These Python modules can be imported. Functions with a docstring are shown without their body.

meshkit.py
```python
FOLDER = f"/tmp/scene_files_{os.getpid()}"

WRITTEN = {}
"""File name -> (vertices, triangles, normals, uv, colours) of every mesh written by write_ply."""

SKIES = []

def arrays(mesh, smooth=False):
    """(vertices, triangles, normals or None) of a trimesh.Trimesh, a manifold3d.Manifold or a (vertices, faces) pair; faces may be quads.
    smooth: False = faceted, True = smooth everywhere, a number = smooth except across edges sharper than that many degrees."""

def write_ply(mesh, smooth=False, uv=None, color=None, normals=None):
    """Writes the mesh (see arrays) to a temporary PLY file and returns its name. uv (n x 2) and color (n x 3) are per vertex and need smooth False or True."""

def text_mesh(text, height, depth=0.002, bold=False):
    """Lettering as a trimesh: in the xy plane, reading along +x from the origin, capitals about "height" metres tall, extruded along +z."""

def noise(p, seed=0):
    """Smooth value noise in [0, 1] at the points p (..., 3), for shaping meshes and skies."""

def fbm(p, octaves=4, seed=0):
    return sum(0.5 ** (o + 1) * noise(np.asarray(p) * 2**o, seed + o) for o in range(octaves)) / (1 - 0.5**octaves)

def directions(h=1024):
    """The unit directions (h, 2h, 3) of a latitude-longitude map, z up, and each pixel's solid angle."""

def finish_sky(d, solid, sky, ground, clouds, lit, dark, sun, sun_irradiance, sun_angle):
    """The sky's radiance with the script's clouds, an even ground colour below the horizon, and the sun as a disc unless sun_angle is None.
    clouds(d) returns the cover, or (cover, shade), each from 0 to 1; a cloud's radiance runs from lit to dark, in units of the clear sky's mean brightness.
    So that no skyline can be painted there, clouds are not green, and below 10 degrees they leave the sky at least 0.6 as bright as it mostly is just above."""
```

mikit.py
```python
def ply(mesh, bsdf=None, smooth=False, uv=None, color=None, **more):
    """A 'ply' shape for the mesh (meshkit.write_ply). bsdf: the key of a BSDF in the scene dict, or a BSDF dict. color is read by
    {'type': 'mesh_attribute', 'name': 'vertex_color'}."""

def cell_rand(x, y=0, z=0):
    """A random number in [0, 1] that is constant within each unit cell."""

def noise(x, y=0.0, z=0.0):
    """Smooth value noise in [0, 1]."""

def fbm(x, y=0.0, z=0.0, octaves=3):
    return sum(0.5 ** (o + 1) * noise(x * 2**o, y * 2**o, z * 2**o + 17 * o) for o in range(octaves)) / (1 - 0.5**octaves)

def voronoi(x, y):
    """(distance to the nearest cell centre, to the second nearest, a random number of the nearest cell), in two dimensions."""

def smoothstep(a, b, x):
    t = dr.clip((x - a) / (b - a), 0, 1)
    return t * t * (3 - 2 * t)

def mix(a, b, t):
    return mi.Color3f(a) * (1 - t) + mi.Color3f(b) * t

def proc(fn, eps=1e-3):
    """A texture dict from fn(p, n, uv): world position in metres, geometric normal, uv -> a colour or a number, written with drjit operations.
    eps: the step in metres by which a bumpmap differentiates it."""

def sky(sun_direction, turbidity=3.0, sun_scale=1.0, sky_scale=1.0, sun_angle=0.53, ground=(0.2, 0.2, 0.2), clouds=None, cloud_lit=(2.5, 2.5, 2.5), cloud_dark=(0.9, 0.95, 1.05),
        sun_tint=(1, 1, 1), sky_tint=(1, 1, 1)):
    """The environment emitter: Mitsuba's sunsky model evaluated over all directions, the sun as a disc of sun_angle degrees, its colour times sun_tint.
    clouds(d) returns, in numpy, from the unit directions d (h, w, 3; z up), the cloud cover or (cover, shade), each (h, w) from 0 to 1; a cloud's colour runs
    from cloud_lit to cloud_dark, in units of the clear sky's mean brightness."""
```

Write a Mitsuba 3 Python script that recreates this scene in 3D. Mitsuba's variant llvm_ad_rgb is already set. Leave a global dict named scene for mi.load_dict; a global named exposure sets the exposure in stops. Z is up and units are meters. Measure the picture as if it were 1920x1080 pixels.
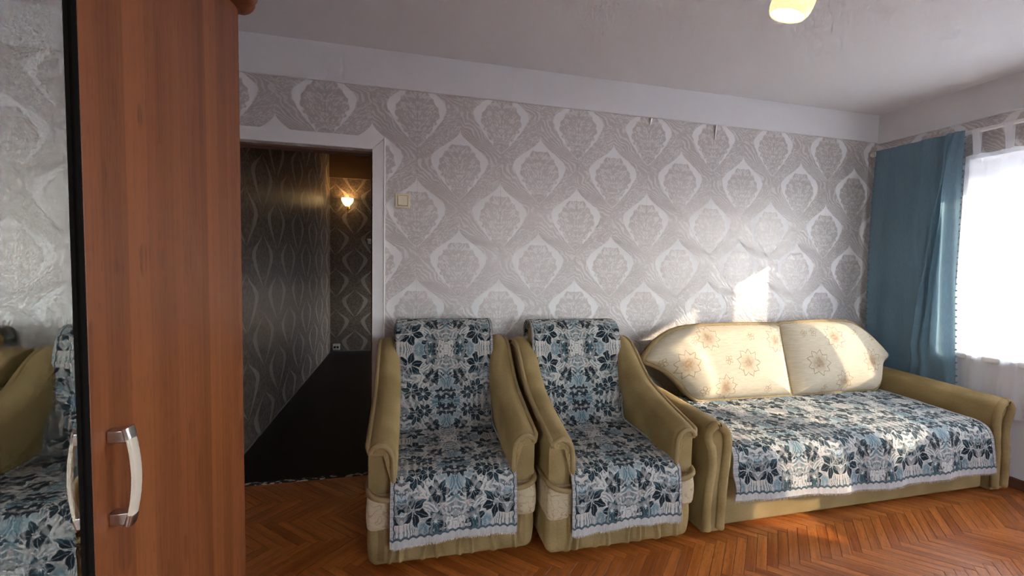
import math
import numpy as np
import drjit as dr
import mitsuba as mi
import mikit
import meshkit
import trimesh
from mikit import proc, noise, fbm, cell_rand, smoothstep, mix, voronoi

T = mi.ScalarTransform4f
scene = {'type': 'scene'}
labels = {}
rng = np.random.default_rng(7)

# ---------------------------------------------------------------- camera, sky, sun, exposure
F_PX, YAW, PITCH, ROLL, CAM_Z = 812.7, math.radians(13.91), math.radians(3.04), math.radians(1.11), 1.2856
_f = np.array([math.sin(YAW) * math.cos(PITCH), math.cos(YAW) * math.cos(PITCH), -math.sin(PITCH)])
_r = np.array([math.cos(YAW), -math.sin(YAW), 0])
_u = np.cross(_r, _f)
_up = -_r * math.sin(ROLL) + _u * math.cos(ROLL)
CAM = np.array([0, 0, CAM_Z])
scene['camera'] = {'type': 'perspective', 'fov': math.degrees(2 * math.atan(960 / F_PX)), 'fov_axis': 'x', 'near_clip': 0.02,
                   'to_world': T().look_at(origin=CAM.tolist(), target=(CAM + _f).tolist(), up=_up.tolist())}
SUN = (1.43, -1.0, 0.745)
def haze(d):
    return 0.55 + 0.4 * meshkit.fbm(d * np.array([2.0, 2.0, 5.0]), 4, 3), 0.3


scene['sky'] = mikit.sky(SUN, turbidity=4.0, sun_scale=0.36, sky_scale=3.2, sun_angle=0.6, ground=(0.42, 0.42, 0.42), clouds=haze, cloud_lit=(1.75, 1.9, 2.2), cloud_dark=(1.2, 1.33, 1.6), sun_tint=(1.0, 1.1, 1.35), sky_tint=(0.95, 1.0, 1.05))
exposure = 4.95

# ---------------------------------------------------------------- dimensions
D, XR, H = 2.672, 3.587, 2.5           # back wall, right wall, ceiling
XL, YF = -1.12, -2.4                   # left wall, wall behind the camera
ZB = 2.292                             # lower edge of the painted band
WT = 0.34                              # thickness of the window wall
WY0, WY1, WZ0, WZ1 = 0.22, 2.08, 0.765, 2.03   # window opening
FX0, FX1 = 1.0, 2.7                    # window opening in the wall behind the camera
DX0, DX1, DZ1 = -0.97, -0.185, 1.936   # doorway opening
YB = D + 0.13                          # far face of the back wall
CX0, CX1, CYE, CH = -1.03, 0.55, 6.585, 2.88    # corridor

# ---------------------------------------------------------------- mesh helpers
def join(*ms):
    v, f, o = [], [], 0
    for a, b in ms:
        a = np.asarray(a, float); b = np.asarray(b, int)
        if b.shape[1] == 4:
            b = np.vstack([b[:, [0, 1, 2]], b[:, [0, 2, 3]]])
        v.append(a); f.append(b + o); o += len(a)
    return np.vstack(v), np.vstack(f)


def box(lo, hi):
    x0, y0, z0 = lo; x1, y1, z1 = hi
    v = np.array([[x, y, z] for x in (x0, x1) for y in (y0, y1) for z in (z0, z1)], float)
    f = np.array([[0, 1, 3], [0, 3, 2], [4, 6, 7], [4, 7, 5], [0, 4, 5], [0, 5, 1], [2, 3, 7], [2, 7, 6], [0, 2, 6], [0, 6, 4], [1, 5, 7], [1, 7, 3]])
    return v, f


def gridf(n, m, wrap_n=False, wrap_m=False):
    i, j = np.meshgrid(np.arange(n - (not wrap_n)), np.arange(m - (not wrap_m)), indexing='ij')
    i2, j2 = (i + 1) % n, (j + 1) % m
    q = np.stack([i * m + j, i2 * m + j, i2 * m + j2, i * m + j2], -1).reshape(-1, 4)
    return np.vstack([q[:, [0, 1, 2]], q[:, [0, 2, 3]]])


def weld(v, f, dec=6):
    _, idx, inv = np.unique(np.round(v, dec), axis=0, return_index=True, return_inverse=True)
    inv = inv.reshape(-1)
    f = inv[f]
    ok = (f[:, 0] != f[:, 1]) & (f[:, 1] != f[:, 2]) & (f[:, 0] != f[:, 2])
    return v[idx], f[ok]


def outward(v, f):
    m = trimesh.Trimesh(v, f, process=False)
    return (v, f[:, ::-1]) if m.volume < 0 else (v, f)


def rbox(lo, hi, r, n=(8, 8, 8), k=4, warp=None):
    """Box with rounded edges on a grid that may be warped."""
    lo, hi = np.asarray(lo, float), np.asarray(hi, float)
    r = min(r, (hi - lo).min() / 2 - 1e-5)
    ax = []
    t = np.tan(np.linspace(0, 1, k + 1) * math.pi / 4)
    for a in range(3):
        left = lo[a] + r - r * t[::-1]
        right = hi[a] - r + r * t
        mid = np.linspace(lo[a] + r, hi[a] - r, n[a] + 1)[1:-1]
        ax.append(np.concatenate([left, mid, right]))
    V, Fs, o = [], [], 0
    for a in range(3):
        b, c = (a + 1) % 3, (a + 2) % 3
        B, C = np.meshgrid(ax[b], ax[c], indexing='ij')
        for val in (lo[a], hi[a]):
            P = np.zeros(B.shape + (3,)); P[..., a] = val; P[..., b] = B; P[..., c] = C
            f = gridf(*B.shape)
            V.append(P.reshape(-1, 3)); Fs.append((f if val == hi[a] else f[:, ::-1]) + o); o += B.size
    V, Fs = np.vstack(V), np.vstack(Fs)
    inner = np.clip(V, lo + r, hi - r)
    d = V - inner
    V = inner + d * (r / np.maximum(np.linalg.norm(d, axis=1, keepdims=True), 1e-9))
    V, Fs = weld(V, Fs)
    V, Fs = outward(V, Fs)
    if warp is not None:
        V = warp(V)
    return V, Fs


def loft(rings, cap=True):
    rings = np.asarray(rings, float)
    n, m = rings.shape[:2]
    v = rings.reshape(-1, 3)
    f = gridf(n, m, wrap_m=True)
    if cap:
        c0, c1 = rings[0].mean(0), rings[-1].mean(0)
        v = np.vstack([v, rings[0], rings[-1], [c0, c1]])
        j = np.arange(m)
        a, b = n * m, n * m + m
        f = np.vstack([f, np.stack([a + (j + 1) % m, a + j, j * 0 + n * m + 2 * m], 1), np.stack([b + j, b + (j + 1) % m, j * 0 + n * m + 2 * m + 1], 1)])
        f[len(f) - 2 * m:len(f) - m]
    return outward(v, f)


def tube(path, r, sides=10, closed=False):
    p = np.asarray(path, float)
    n = len(p)
    if closed:
        t = np.roll(p, -1, 0) - np.roll(p, 1, 0)
    else:
        t = np.gradient(p, axis=0)
    t /= np.linalg.norm(t, axis=1, keepdims=True) + 1e-12
    a = np.zeros_like(p)
    g = np.array([0, 0, 1.0]) if abs(t[0][2]) < 0.8 else np.array([1.0, 0, 0])
    for i in range(n):
        g = g - (g @ t[i]) * t[i]; g /= np.linalg.norm(g) + 1e-12; a[i] = g
    b = np.cross(t, a)
    ang = np.arange(sides) * 2 * math.pi / sides
    rr = np.broadcast_to(np.asarray(r, float), (n,))
    v = p[:, None] + rr[:, None, None] * (np.cos(ang)[None, :, None] * a[:, None] + np.sin(ang)[None, :, None] * b[:, None])
    if closed:
        return outward(v.reshape(-1, 3), gridf(n, sides, wrap_n=True, wrap_m=True))
    v = np.concatenate([p[:1, None].repeat(sides, 1), v, p[-1:, None].repeat(sides, 1)], 0)
    return outward(v.reshape(-1, 3), gridf(n + 2, sides, wrap_m=True))


def spline(pts, n):
    """Catmull-Rom through the points, n samples."""
    p = np.asarray(pts, float)
    p = np.vstack([2 * p[0] - p[1], p, 2 * p[-1] - p[-2]])
    s = np.linspace(0, len(p) - 3 - 1e-9, n)
    i = s.astype(int); t = (s - i)[:, None]
    a, b, c, d = p[i], p[i + 1], p[i + 2], p[i + 3]
    return 0.5 * (2 * b + (c - a) * t + (2 * a - 5 * b + 4 * c - d) * t ** 2 + (3 * b - a - 3 * c + d) * t ** 3)


def lathe(prof, n=32, origin=(0, 0, 0)):
    pr = np.asarray(prof, float)
    a = np.arange(n) * 2 * math.pi / n
    v = np.stack([pr[:, :1] * np.cos(a), pr[:, :1] * np.sin(a), np.repeat(pr[:, 1:], n, 1)], -1) + np.asarray(origin)
    return v.reshape(-1, 3), gridf(len(pr), n, wrap_m=True)


def gnorm(P):
    du, dv = np.gradient(P, axis=0), np.gradient(P, axis=1)
    n = np.cross(du, dv)
    return n / (np.linalg.norm(n, axis=-1, keepdims=True) + 1e-12)


def sheet(P, th, uv=None):
    """A cloth of thickness th from the grid of points P (n, m, 3); returns mesh and uv."""
    n, m = P.shape[:2]
    N = gnorm(P)
    top, bot = P + N * th / 2, P - N * th / 2
    v = np.vstack([top.reshape(-1, 3), bot.reshape(-1, 3)])
    f = gridf(n, m)
    k = n * m
    edge = np.concatenate([np.arange(m), np.arange(1, n) * m + m - 1, (n - 1) * m + np.arange(m - 2, -1, -1), np.arange(n - 2, 0, -1) * m])
    e2 = np.roll(edge, -1)
    rim = np.vstack([np.stack([edge, edge + k, e2], 1), np.stack([e2, edge + k, e2 + k], 1)])
    fs = np.vstack([f, f[:, ::-1] + k, rim])
    if uv is not None:
        uv = np.vstack([uv.reshape(-1, 2)] * 2)
    return (v, fs), uv


def place(mesh, org, ang):
    v, f = mesh
    a = math.radians(ang)
    R = np.array([[math.cos(a), -math.sin(a), 0], [math.sin(a), math.cos(a), 0], [0, 0, 1]])
    return np.asarray(v) @ R.T + np.array([org[0], org[1], org[2] if len(org) > 2 else 0]), f


def numbered(key):
    if key not in scene:
        return key
    i = 1
    while f'{key}_{i:03d}' in scene:
        i += 1
    return f'{key}_{i:03d}'


def add(key, mesh, bsdf, smooth=40, uv=None, label=None, cat=None, group=None, kind=None, **more):
    key = numbered(key)
    scene[key] = mikit.ply(mesh, bsdf, smooth=(True if uv is not None and smooth is not False else smooth), uv=uv, **more)
    note(key, label, cat, group, kind)
    return key


def note(key, label=None, cat=None, group=None, kind=None):
    d = {}
    if label: d['label'] = label
    if cat: d['category'] = cat
    if group: d['group'] = group
    if kind: d['kind'] = kind
    if d: labels[key] = {**labels.get(key, {}), **d}


# ---------------------------------------------------------------- materials
def sq(x):
    return x * x


def pmod(x, m):
    return x - m * dr.floor(x / m)


def fold(x, m):
    """distance to the nearest multiple of m (a mirror repeat)."""
    return dr.abs(x - m * dr.floor(x / m + 0.5))


PX, PZ, OX, OZ = 0.2545, 0.592, 0.066, 1.583


def damask(x, z):
    """(ogee measure d < 1 inside a diamond, motif measure < 1 inside the central motif, local x, local height s)."""
    best, mot, bx, bs = mi.Float(9), mi.Float(9), mi.Float(0), mi.Float(0)
    wob = 0.05 * (noise(x * 55, z * 55, 3.0) - 0.5)
    for k in (0, 1):
        dx = x - OX - PX * k
        dx = dx - 2 * PX * dr.floor(dx / (2 * PX) + 0.5)
        s = (z - OZ) / PZ - 0.5 * k
        s = s - dr.floor(s + 0.5)
        up = dr.clip((s - 0.05) / 0.32, 0, 1)
        lo = dr.clip((0.05 - s) / 0.40, 0, 1)
        w = dr.select(s > 0.05, 0.5 + 0.5 * dr.cos(math.pi * up), 1 - dr.power(lo, 1.4))
        w = 0.174 * dr.maximum(w, 0.012)
        d = dr.abs(dx) / w + dr.select((s > 0.36) | (s < -0.34), 3.0, 0.0)
        ang = dr.atan2(s * PZ + 0.01, dr.abs(dx) + 1e-5)
        lobes = 1 + 0.04 * dr.cos(ang * 15 + 0.6) + 0.045 * dr.cos(ang * 5) + 0.10 * (noise(dr.abs(dx) * 60, s * 40, 1.0) - 0.5)
        body = dr.sqrt(sq(dx / 0.124) + sq((s * PZ - 0.0) / dr.select(s > 0, 0.128, 0.145))) / lobes
        tail = dr.abs(dx) / (0.05 * dr.clip((s + 0.34) / 0.08, 0.02, 1) + 1e-4) + dr.select((s < -0.345) | (s > -0.23), 5.0, 0.0)
        m = dr.minimum(body, tail)
        near = d < best
        best = dr.select(near, d, best); mot = dr.select(near, m, mot)
        bx = dr.select(near, dx, bx); bs = dr.select(near, s, bs)
    return best + wob, mot + wob, bx, bs


def wall_masks(x, z):
    d, m, bx, bs = damask(x, z)
    inside = 1 - smoothstep(0.96, 1.03, d)
    motif = inside * (1 - smoothstep(0.95, 1.03, m))
    wx, wz = fbm(x * 9, z * 9, 1.0, 2) - 0.5, fbm(x * 9 + 40, z * 9, 2.0, 2) - 0.5
    flow = dr.sin(24 * d + 9 * wx + 2.5 * dr.sin(z * 30 + 8 * wz) + 5 * (fbm(x * 40, z * 22, 8.0, 2) - 0.5))
    leaf = dr.sin(11 * dr.atan2(dr.abs(bx), bs * PZ + 0.19) + 60 * dr.abs(bx) + 3 * dr.sin((bs * PZ - 0.7 * dr.abs(bx)) * 110) + 5 * wz)
    lines = dr.select(d > 1, flow, leaf)
    sw = fbm(x * 48, z * 48, 5.0, 2)
    scroll = 2.6 * dr.sin(14 * fbm(dr.abs(bx) * 30 + wx, bs * 18, 11.0, 2) + 3 * leaf) * 0.5
    flow = dr.select(bx * (bs - 0.05) > 0, flow, 0.75 * scroll + 0.25 * flow)
    lines = dr.select(d > 1, 0.85 * flow, 0.40 * leaf + 0.5 * dr.sin(22 * fbm(dr.abs(bx) * 34, bs * 20, 4.0, 2)) - 0.1)
    ink = dr.maximum(1 - inside, motif)
    fill = smoothstep(-0.75, 0.25, lines + 1.2 * (sw - 0.45))
    return ink, fill, inside, motif, lines, d, sw


def wall_color(axis):
    def fn(p, n, uv):
        x = p.x if axis == 0 else p.y * -1 + 0.3
        ink, fill, inside, motif, lines, d, sw = wall_masks(x, p.z)
        g = mi.Color3f(0.70, 0.685, 0.675)
        i = mix((0.475, 0.435, 0.41), (0.565, 0.535, 0.515), 1 - fill)
        c = mix(g, i, ink * (0.75 + 0.25 * fill))
        tone = 0.96 + 0.08 * fbm(x * 1.5, p.z * 1.5, 9.0, 2)
        seam = dr.abs(x - 0.577 - 0.509 * dr.floor((x - 0.577) / 0.509 + 0.5))
        return c * tone * (1 - 0.22 * (1 - smoothstep(0.0004, 0.0016, seam)))
    return fn


def wall_bump(axis):
    def fn(p, n, uv):
        x = p.x if axis == 0 else p.y * -1 + 0.3
        ink, fill, inside, motif, lines, d, sw = wall_masks(x, p.z)
        return ink * (0.35 + 0.65 * fill) + 0.25 * sw * ink
    return fn


def wall_rough(axis):
    def fn(p, n, uv):
        x = p.x if axis == 0 else p.y * -1 + 0.3
        d, m, bx, bs = damask(x, p.z)
        inside = 1 - smoothstep(0.96, 1.03, d)
        ink = dr.maximum(1 - inside, inside * (1 - smoothstep(0.95, 1.03, m)))
        return 0.60 - 0.10 * ink
    return fn


def wall_metal(axis):
    def fn(p, n, uv):
        x = p.x if axis == 0 else p.y * -1 + 0.3
        d, m, bx, bs = damask(x, p.z)
        inside = 1 - smoothstep(0.96, 1.03, d)
        return 0.35 * dr.maximum(1 - inside, inside * (1 - smoothstep(0.95, 1.03, m)))
    return fn


def bumped(inner, fn, scale, eps=1e-3):
    return {'type': 'bumpmap', 'arbitrary': {**proc(fn, eps)}, 'scale': scale, 'bsdf': inner}


def principled(color, rough=0.6, **k):
    c = color if isinstance(color, dict) else {'type': 'rgb', 'value': list(color)}
    r = rough if isinstance(rough, dict) else float(rough)
    return {'type': 'principled', 'base_color': c, 'roughness': r, **k}


def two(b):
    return {'type': 'twosided', 'bsdf': b}


for ax, nm in ((0, 'wallpaper_back'), (1, 'wallpaper_side')):
    scene[nm] = two(bumped(principled(proc(wall_color(ax)), proc(wall_rough(ax)), specular=0.55, metallic=proc(wall_metal(ax))), wall_bump(ax), 0.0016))


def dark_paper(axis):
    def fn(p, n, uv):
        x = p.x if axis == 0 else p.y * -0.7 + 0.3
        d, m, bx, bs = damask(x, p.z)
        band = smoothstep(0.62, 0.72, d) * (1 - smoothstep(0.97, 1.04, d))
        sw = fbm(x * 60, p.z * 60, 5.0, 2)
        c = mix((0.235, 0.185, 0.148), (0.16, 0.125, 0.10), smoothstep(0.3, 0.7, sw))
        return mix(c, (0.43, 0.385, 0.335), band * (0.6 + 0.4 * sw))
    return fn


def dark_paper_bump(p, n, uv):
    return fbm((p.x + p.y) * 70, p.z * 25, 0.0, 2)


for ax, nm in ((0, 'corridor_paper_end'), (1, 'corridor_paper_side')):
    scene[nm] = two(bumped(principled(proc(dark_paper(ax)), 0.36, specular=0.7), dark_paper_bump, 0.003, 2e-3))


def ceil_bump(p, n, uv):
    a = p.x + 0.37 * p.z
    return noise(a * 95, p.y * 95, p.z * 95) + 0.6 * noise(a * 210, p.y * 210, p.z * 210 + 9)


scene['ceiling_paint'] = two(bumped({'type': 'diffuse', 'reflectance': {'type': 'rgb', 'value': [0.69, 0.68, 0.685]}}, ceil_bump, 0.007, 2e-3))
scene['plain_white'] = two(principled((0.72, 0.72, 0.71), 0.5))
scene['casing_paint'] = two(principled((0.70, 0.69, 0.685), 0.38))
scene['bead_paint'] = two(principled((0.22, 0.20, 0.18), 0.5))
scene['window_paint'] = two(principled((0.82, 0.82, 0.82), 0.35))


def velour_color(p, n, uv):
    a = fbm(p.x * 7, p.y * 7, p.z * 7, 2)
    w = noise((p.x + p.y * 0.6) * 330, 0.0, p.z * 330 + p.y * 180)
    c = mix((0.215, 0.150, 0.060), (0.30, 0.217, 0.096), smoothstep(0.25, 0.75, a))
    return c * (0.9 + 0.2 * w)


def weave_bump(p, n, uv):
    return noise(p.x * 260 + p.y * 90, p.y * 260, p.z * 260)


scene['velour'] = two(bumped(principled(proc(velour_color), 0.8, sheen=0.8, sheen_tint=0.6, specular=0.25), weave_bump, 0.0007, 1e-3))
scene['velour_piping'] = two(principled((0.235, 0.166, 0.070), 0.75, sheen=0.7, sheen_tint=0.5))
scene['brown_piping'] = two(principled((0.34, 0.24, 0.12), 0.7, sheen=0.4))


def petals(x, y, R, N, rot, fat):
    """signed leaf measure (>0 inside), distance along and across the leaf."""
    r = dr.sqrt(x * x + y * y) + 1e-6
    th = dr.atan2(y, x) + rot
    k = 2 * math.pi / N
    ph = pmod(th, k) - k / 2
    al, pe = r * dr.cos(ph) / R, dr.abs(r * dr.sin(ph)) / R
    prof = fat * dr.sin(math.pi * dr.clip((al - 0.12) / 0.88, 0, 1)) * (1.15 - 0.35 * al)
    return prof - pe, al, pe


FLOWERS = [(0.088, 0.035, 0.050, 7, 0.3), (0.082, 0.150, 0.052, 7, 0.9), (0.195, 0.088, 0.068, 6, 0.2), (0.185, 0.215, 0.050, 6, 0.7), (0.030, 0.240, 0.036, 7, 0.1), (0.128, 0.235, 0.040, 6, 0.5)]


def tapestry(p, n, uv):
    """Woven throw: dark leafy flowers and teal scrolls on cream, mirrored in both directions; u across, v up from the hem, in metres."""
    u, v = uv.x, uv.y
    a, b = fold(u, 0.5), fold(v - 0.05, 0.56)
    jx, jy = 0.012 * (noise(u * 60, v * 60, 2.0) - 0.5), 0.012 * (noise(u * 60 + 50, v * 60, 4.0) - 0.5)
    wx = fbm(a * 22, b * 22, 1.0, 3)
    wy = fbm(a * 22 + 31, b * 22, 2.0, 3)
    # scrolls: spirals round two eyes
    r1 = dr.sqrt(sq(a - 0.15) + sq(b - 0.03)) + 1e-4
    r2 = dr.sqrt(sq(a - 0.06) + sq(b - 0.20)) + 1e-4
    s1 = dr.sin(5 * dr.atan2(b - 0.03, a - 0.15) + 34 * dr.log(r1) + 5 * wx)
    s2 = dr.sin(-4 * dr.atan2(b - 0.20, a - 0.06) + 30 * dr.log(r2) + 6 * wy)
    sc = dr.select(r1 < r2 * 1.1, s1, s2)
    lace = fbm(a * 120, b * 120, 7.0, 2)
    field = fbm(a * 9, b * 9, 3.0, 2)
    cream = mix((0.47, 0.45, 0.415), (0.215, 0.305, 0.345), smoothstep(0.40, 0.58, field))
    teal = mix((0.080, 0.145, 0.165), (0.026, 0.055, 0.070), smoothstep(0.35, 0.65, wy))
    sl = sc + 1.5 * (lace - 0.5)
    c = mix(cream, teal, smoothstep(-0.12, 0.12, sl) * 0.82)
    c = mix(c, mi.Color3f(0.045, 0.06, 0.075), (1 - smoothstep(0.05, 0.20, dr.abs(sl + 0.05))) * 0.65)
    gx, gy = dr.floor(a / 0.042), dr.floor(b / 0.042)
    lx = a - (gx + 0.3 + 0.4 * cell_rand(gx, gy, 5.0)) * 0.042
    ly = b - (gy + 0.3 + 0.4 * cell_rand(gx, gy, 6.0)) * 0.042
    g0, al0, pe0 = petals(lx + jx, ly + jy, 0.024, 5, 6.28 * cell_rand(gx, gy, 7.0), 0.24)
    c = mix(c, mix((0.025, 0.04, 0.055), (0.50, 0.48, 0.45), smoothstep(0.60, 0.62, cell_rand(gx, gy, 8.0))), smoothstep(0.0, 0.06, g0) * smoothstep(0.25, 0.3, cell_rand(gx, gy, 9.0)))
    c = mix(c, mi.Color3f(0.52, 0.41, 0.36), smoothstep(0.70, 0.78, fbm(a * 30, b * 30, 12.0, 2)) * 0.45)
    for fx, fy, R, N, rot in FLOWERS:
        x, y = a - fx + jx, b - fy + jy
        g, al, pe = petals(x, y, R * 1.12, N, rot, 0.27)
        halo = smoothstep(-0.16, -0.05, g)
        c = mix(c, mix((0.49, 0.48, 0.455), c, 0.45), halo * 0.6)
        lf = smoothstep(0.0, 0.05, g)
        dark = mix((0.009, 0.016, 0.022), (0.028, 0.060, 0.072), smoothstep(0.45, 0.7, wx))
        dark = mix(dark, (0.16, 0.21, 0.24), (1 - smoothstep(0.012, 0.03, pe)) * smoothstep(0.2, 0.3, al) * 0.6)
        c = mix(c, dark, lf)
    e = dr.select(u > 5, 0.882 - dr.abs(u - 10), 0.310 - dr.abs(u)) + 0.002 * dr.sin(v * 170)
    c = mix(c, mix((0.46, 0.44, 0.42), (0.20, 0.21, 0.22), noise(u * 30, v * 260, 0.0)), 1 - smoothstep(0.024, 0.026, e))
    c = mix(c, mi.Color3f(0.03, 0.05, 0.06), smoothstep(0.024, 0.026, e) * (1 - smoothstep(0.029, 0.031, e)))
    # hem: scalloped line, then a pale fringe band
    sd = dr.minimum(v, 9.0)
    scal = 0.034 + 0.008 * dr.abs(dr.sin(math.pi * u / 0.036))
    band = 1 - smoothstep(scal - 0.001, scal + 0.001, sd)
    line = smoothstep(scal - 0.011, scal - 0.009, sd) * band
    rib = noise(u * 420, v * 25, 0.0)
    c = mix(c, mix((0.50, 0.475, 0.45), (0.33, 0.32, 0.31), rib), band)
    c = mix(c, mi.Color3f(0.055, 0.085, 0.10), line)
    w = 0.78 + 0.25 * noise(u * 700, v * 700, 0.0)
    return c * w


def cloth_bump(p, n, uv):
    return noise(uv.x * 420, uv.y * 420, 0.0) + 0.8 * fbm(uv.x * 90, uv.y * 90, 2.0, 2)


scene['tapestry'] = two(bumped(principled(proc(tapestry), 0.85, sheen=0.4, specular=0.2), cloth_bump, 0.0012, 1e-3))
scene['fringe_thread'] = two(principled((0.56, 0.55, 0.55), 0.9))
scene['dark_thread'] = two(principled((0.05, 0.06, 0.07), 0.9))

CUSH_FLOWERS = [(0.33, 0.225, 0.075, 9, 0.1), (0.50, 0.385, 0.07, 9, 0.5), (0.76, 0.22, 0.075, 9, 0.3), (1.02, 0.36, 0.07, 9, 0.8), (0.58, 0.075, 0.065, 9, 0.2),
                (1.33, 0.20, 0.075, 9, 0.4), (1.50, 0.37, 0.07, 9, 0.0), (1.52, 0.075, 0.06, 8, 0.9), (1.79, 0.20, 0.07, 9, 0.6)]
CUSH_SMALL = [(0.175, 0.235, 0.034), (0.40, 0.37, 0.03), (0.62, 0.24, 0.03), (0.44, 0.055, 0.034), (0.82, 0.39, 0.03), (1.26, 0.40, 0.03), (1.33, 0.40, 0.03), (1.69, 0.40, 0.03), (1.86, 0.37, 0.035), (1.92, 0.08, 0.03), (0.9, 0.05, 0.03), (1.36, 0.03, 0.03)]


def cushion_fabric(p, n, uv):
    u, v = uv.x, uv.y
    c = mix((0.51, 0.445, 0.33), (0.435, 0.375, 0.27), noise(u * 40, v * 330, 0.0))
    jx, jy = 0.010 * (noise(u * 45, v * 45, 2.0) - 0.5), 0.010 * (noise(u * 45 + 50, v * 45, 4.0) - 0.5)
    for fx, fy, R, N, rot in CUSH_FLOWERS:
        x, y = u - fx + jx, v - fy + jy
        g, al, pe = petals(x, y, R * 1.22, N, rot, 0.27)
        fine = dr.abs(dr.sin(dr.atan2(y, x) * 22 + 5 * jx * 100))
        col = mix((0.27, 0.14, 0.052), (0.20, 0.13, 0.06), cell_rand(mi.Float(fx * 100), 1.0, 2.0))
        m = (1 - smoothstep(0.015, 0.055, dr.abs(g - 0.02))) * 0.75 * (1 - smoothstep(0.97, 1.05, al))
        m = dr.maximum(m, (1 - smoothstep(0.1, 0.8, al)) * (0.3 + 0.6 * fine) * (0.6 + 0.8 * noise(u * 90, v * 90, 1.0)))
        c = mix(c, col, dr.minimum(m, 1.0) * 0.92)
    for fx, fy, R in CUSH_SMALL:
        g, al, pe = petals(u - fx + jx, v - fy + jy, R, 5, fx * 40, 0.33)
        c = mix(c, (0.26, 0.16, 0.07), (1 - smoothstep(0.02, 0.10, dr.abs(g - 0.03))) * (1 - smoothstep(0.97, 1.05, al)) * 0.75)
    return c


def rib_bump(p, n, uv):
    return noise(uv.x * 60, uv.y * 330, 0.0)


scene['cushion_fabric'] = two(bumped(principled(proc(cushion_fabric), 0.75, sheen=0.4, specular=0.3), rib_bump, 0.0012, 1e-3))


def pocket_fabric(p, n, uv):
    b = fbm(p.x * 38, p.z * 38, p.y * 38, 2)
    line = 1 - smoothstep(0.01, 0.03, dr.abs(b - 0.5))
    c = mix((0.47, 0.385, 0.25), (0.41, 0.335, 0.215), noise(p.x * 90, 0.0, p.z * 300))
    return mix(c, (0.30, 0.205, 0.10), line * 0.7)


scene['pocket_fabric'] = two(principled(proc(pocket_fabric), 0.8, sheen=0.4))


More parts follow.
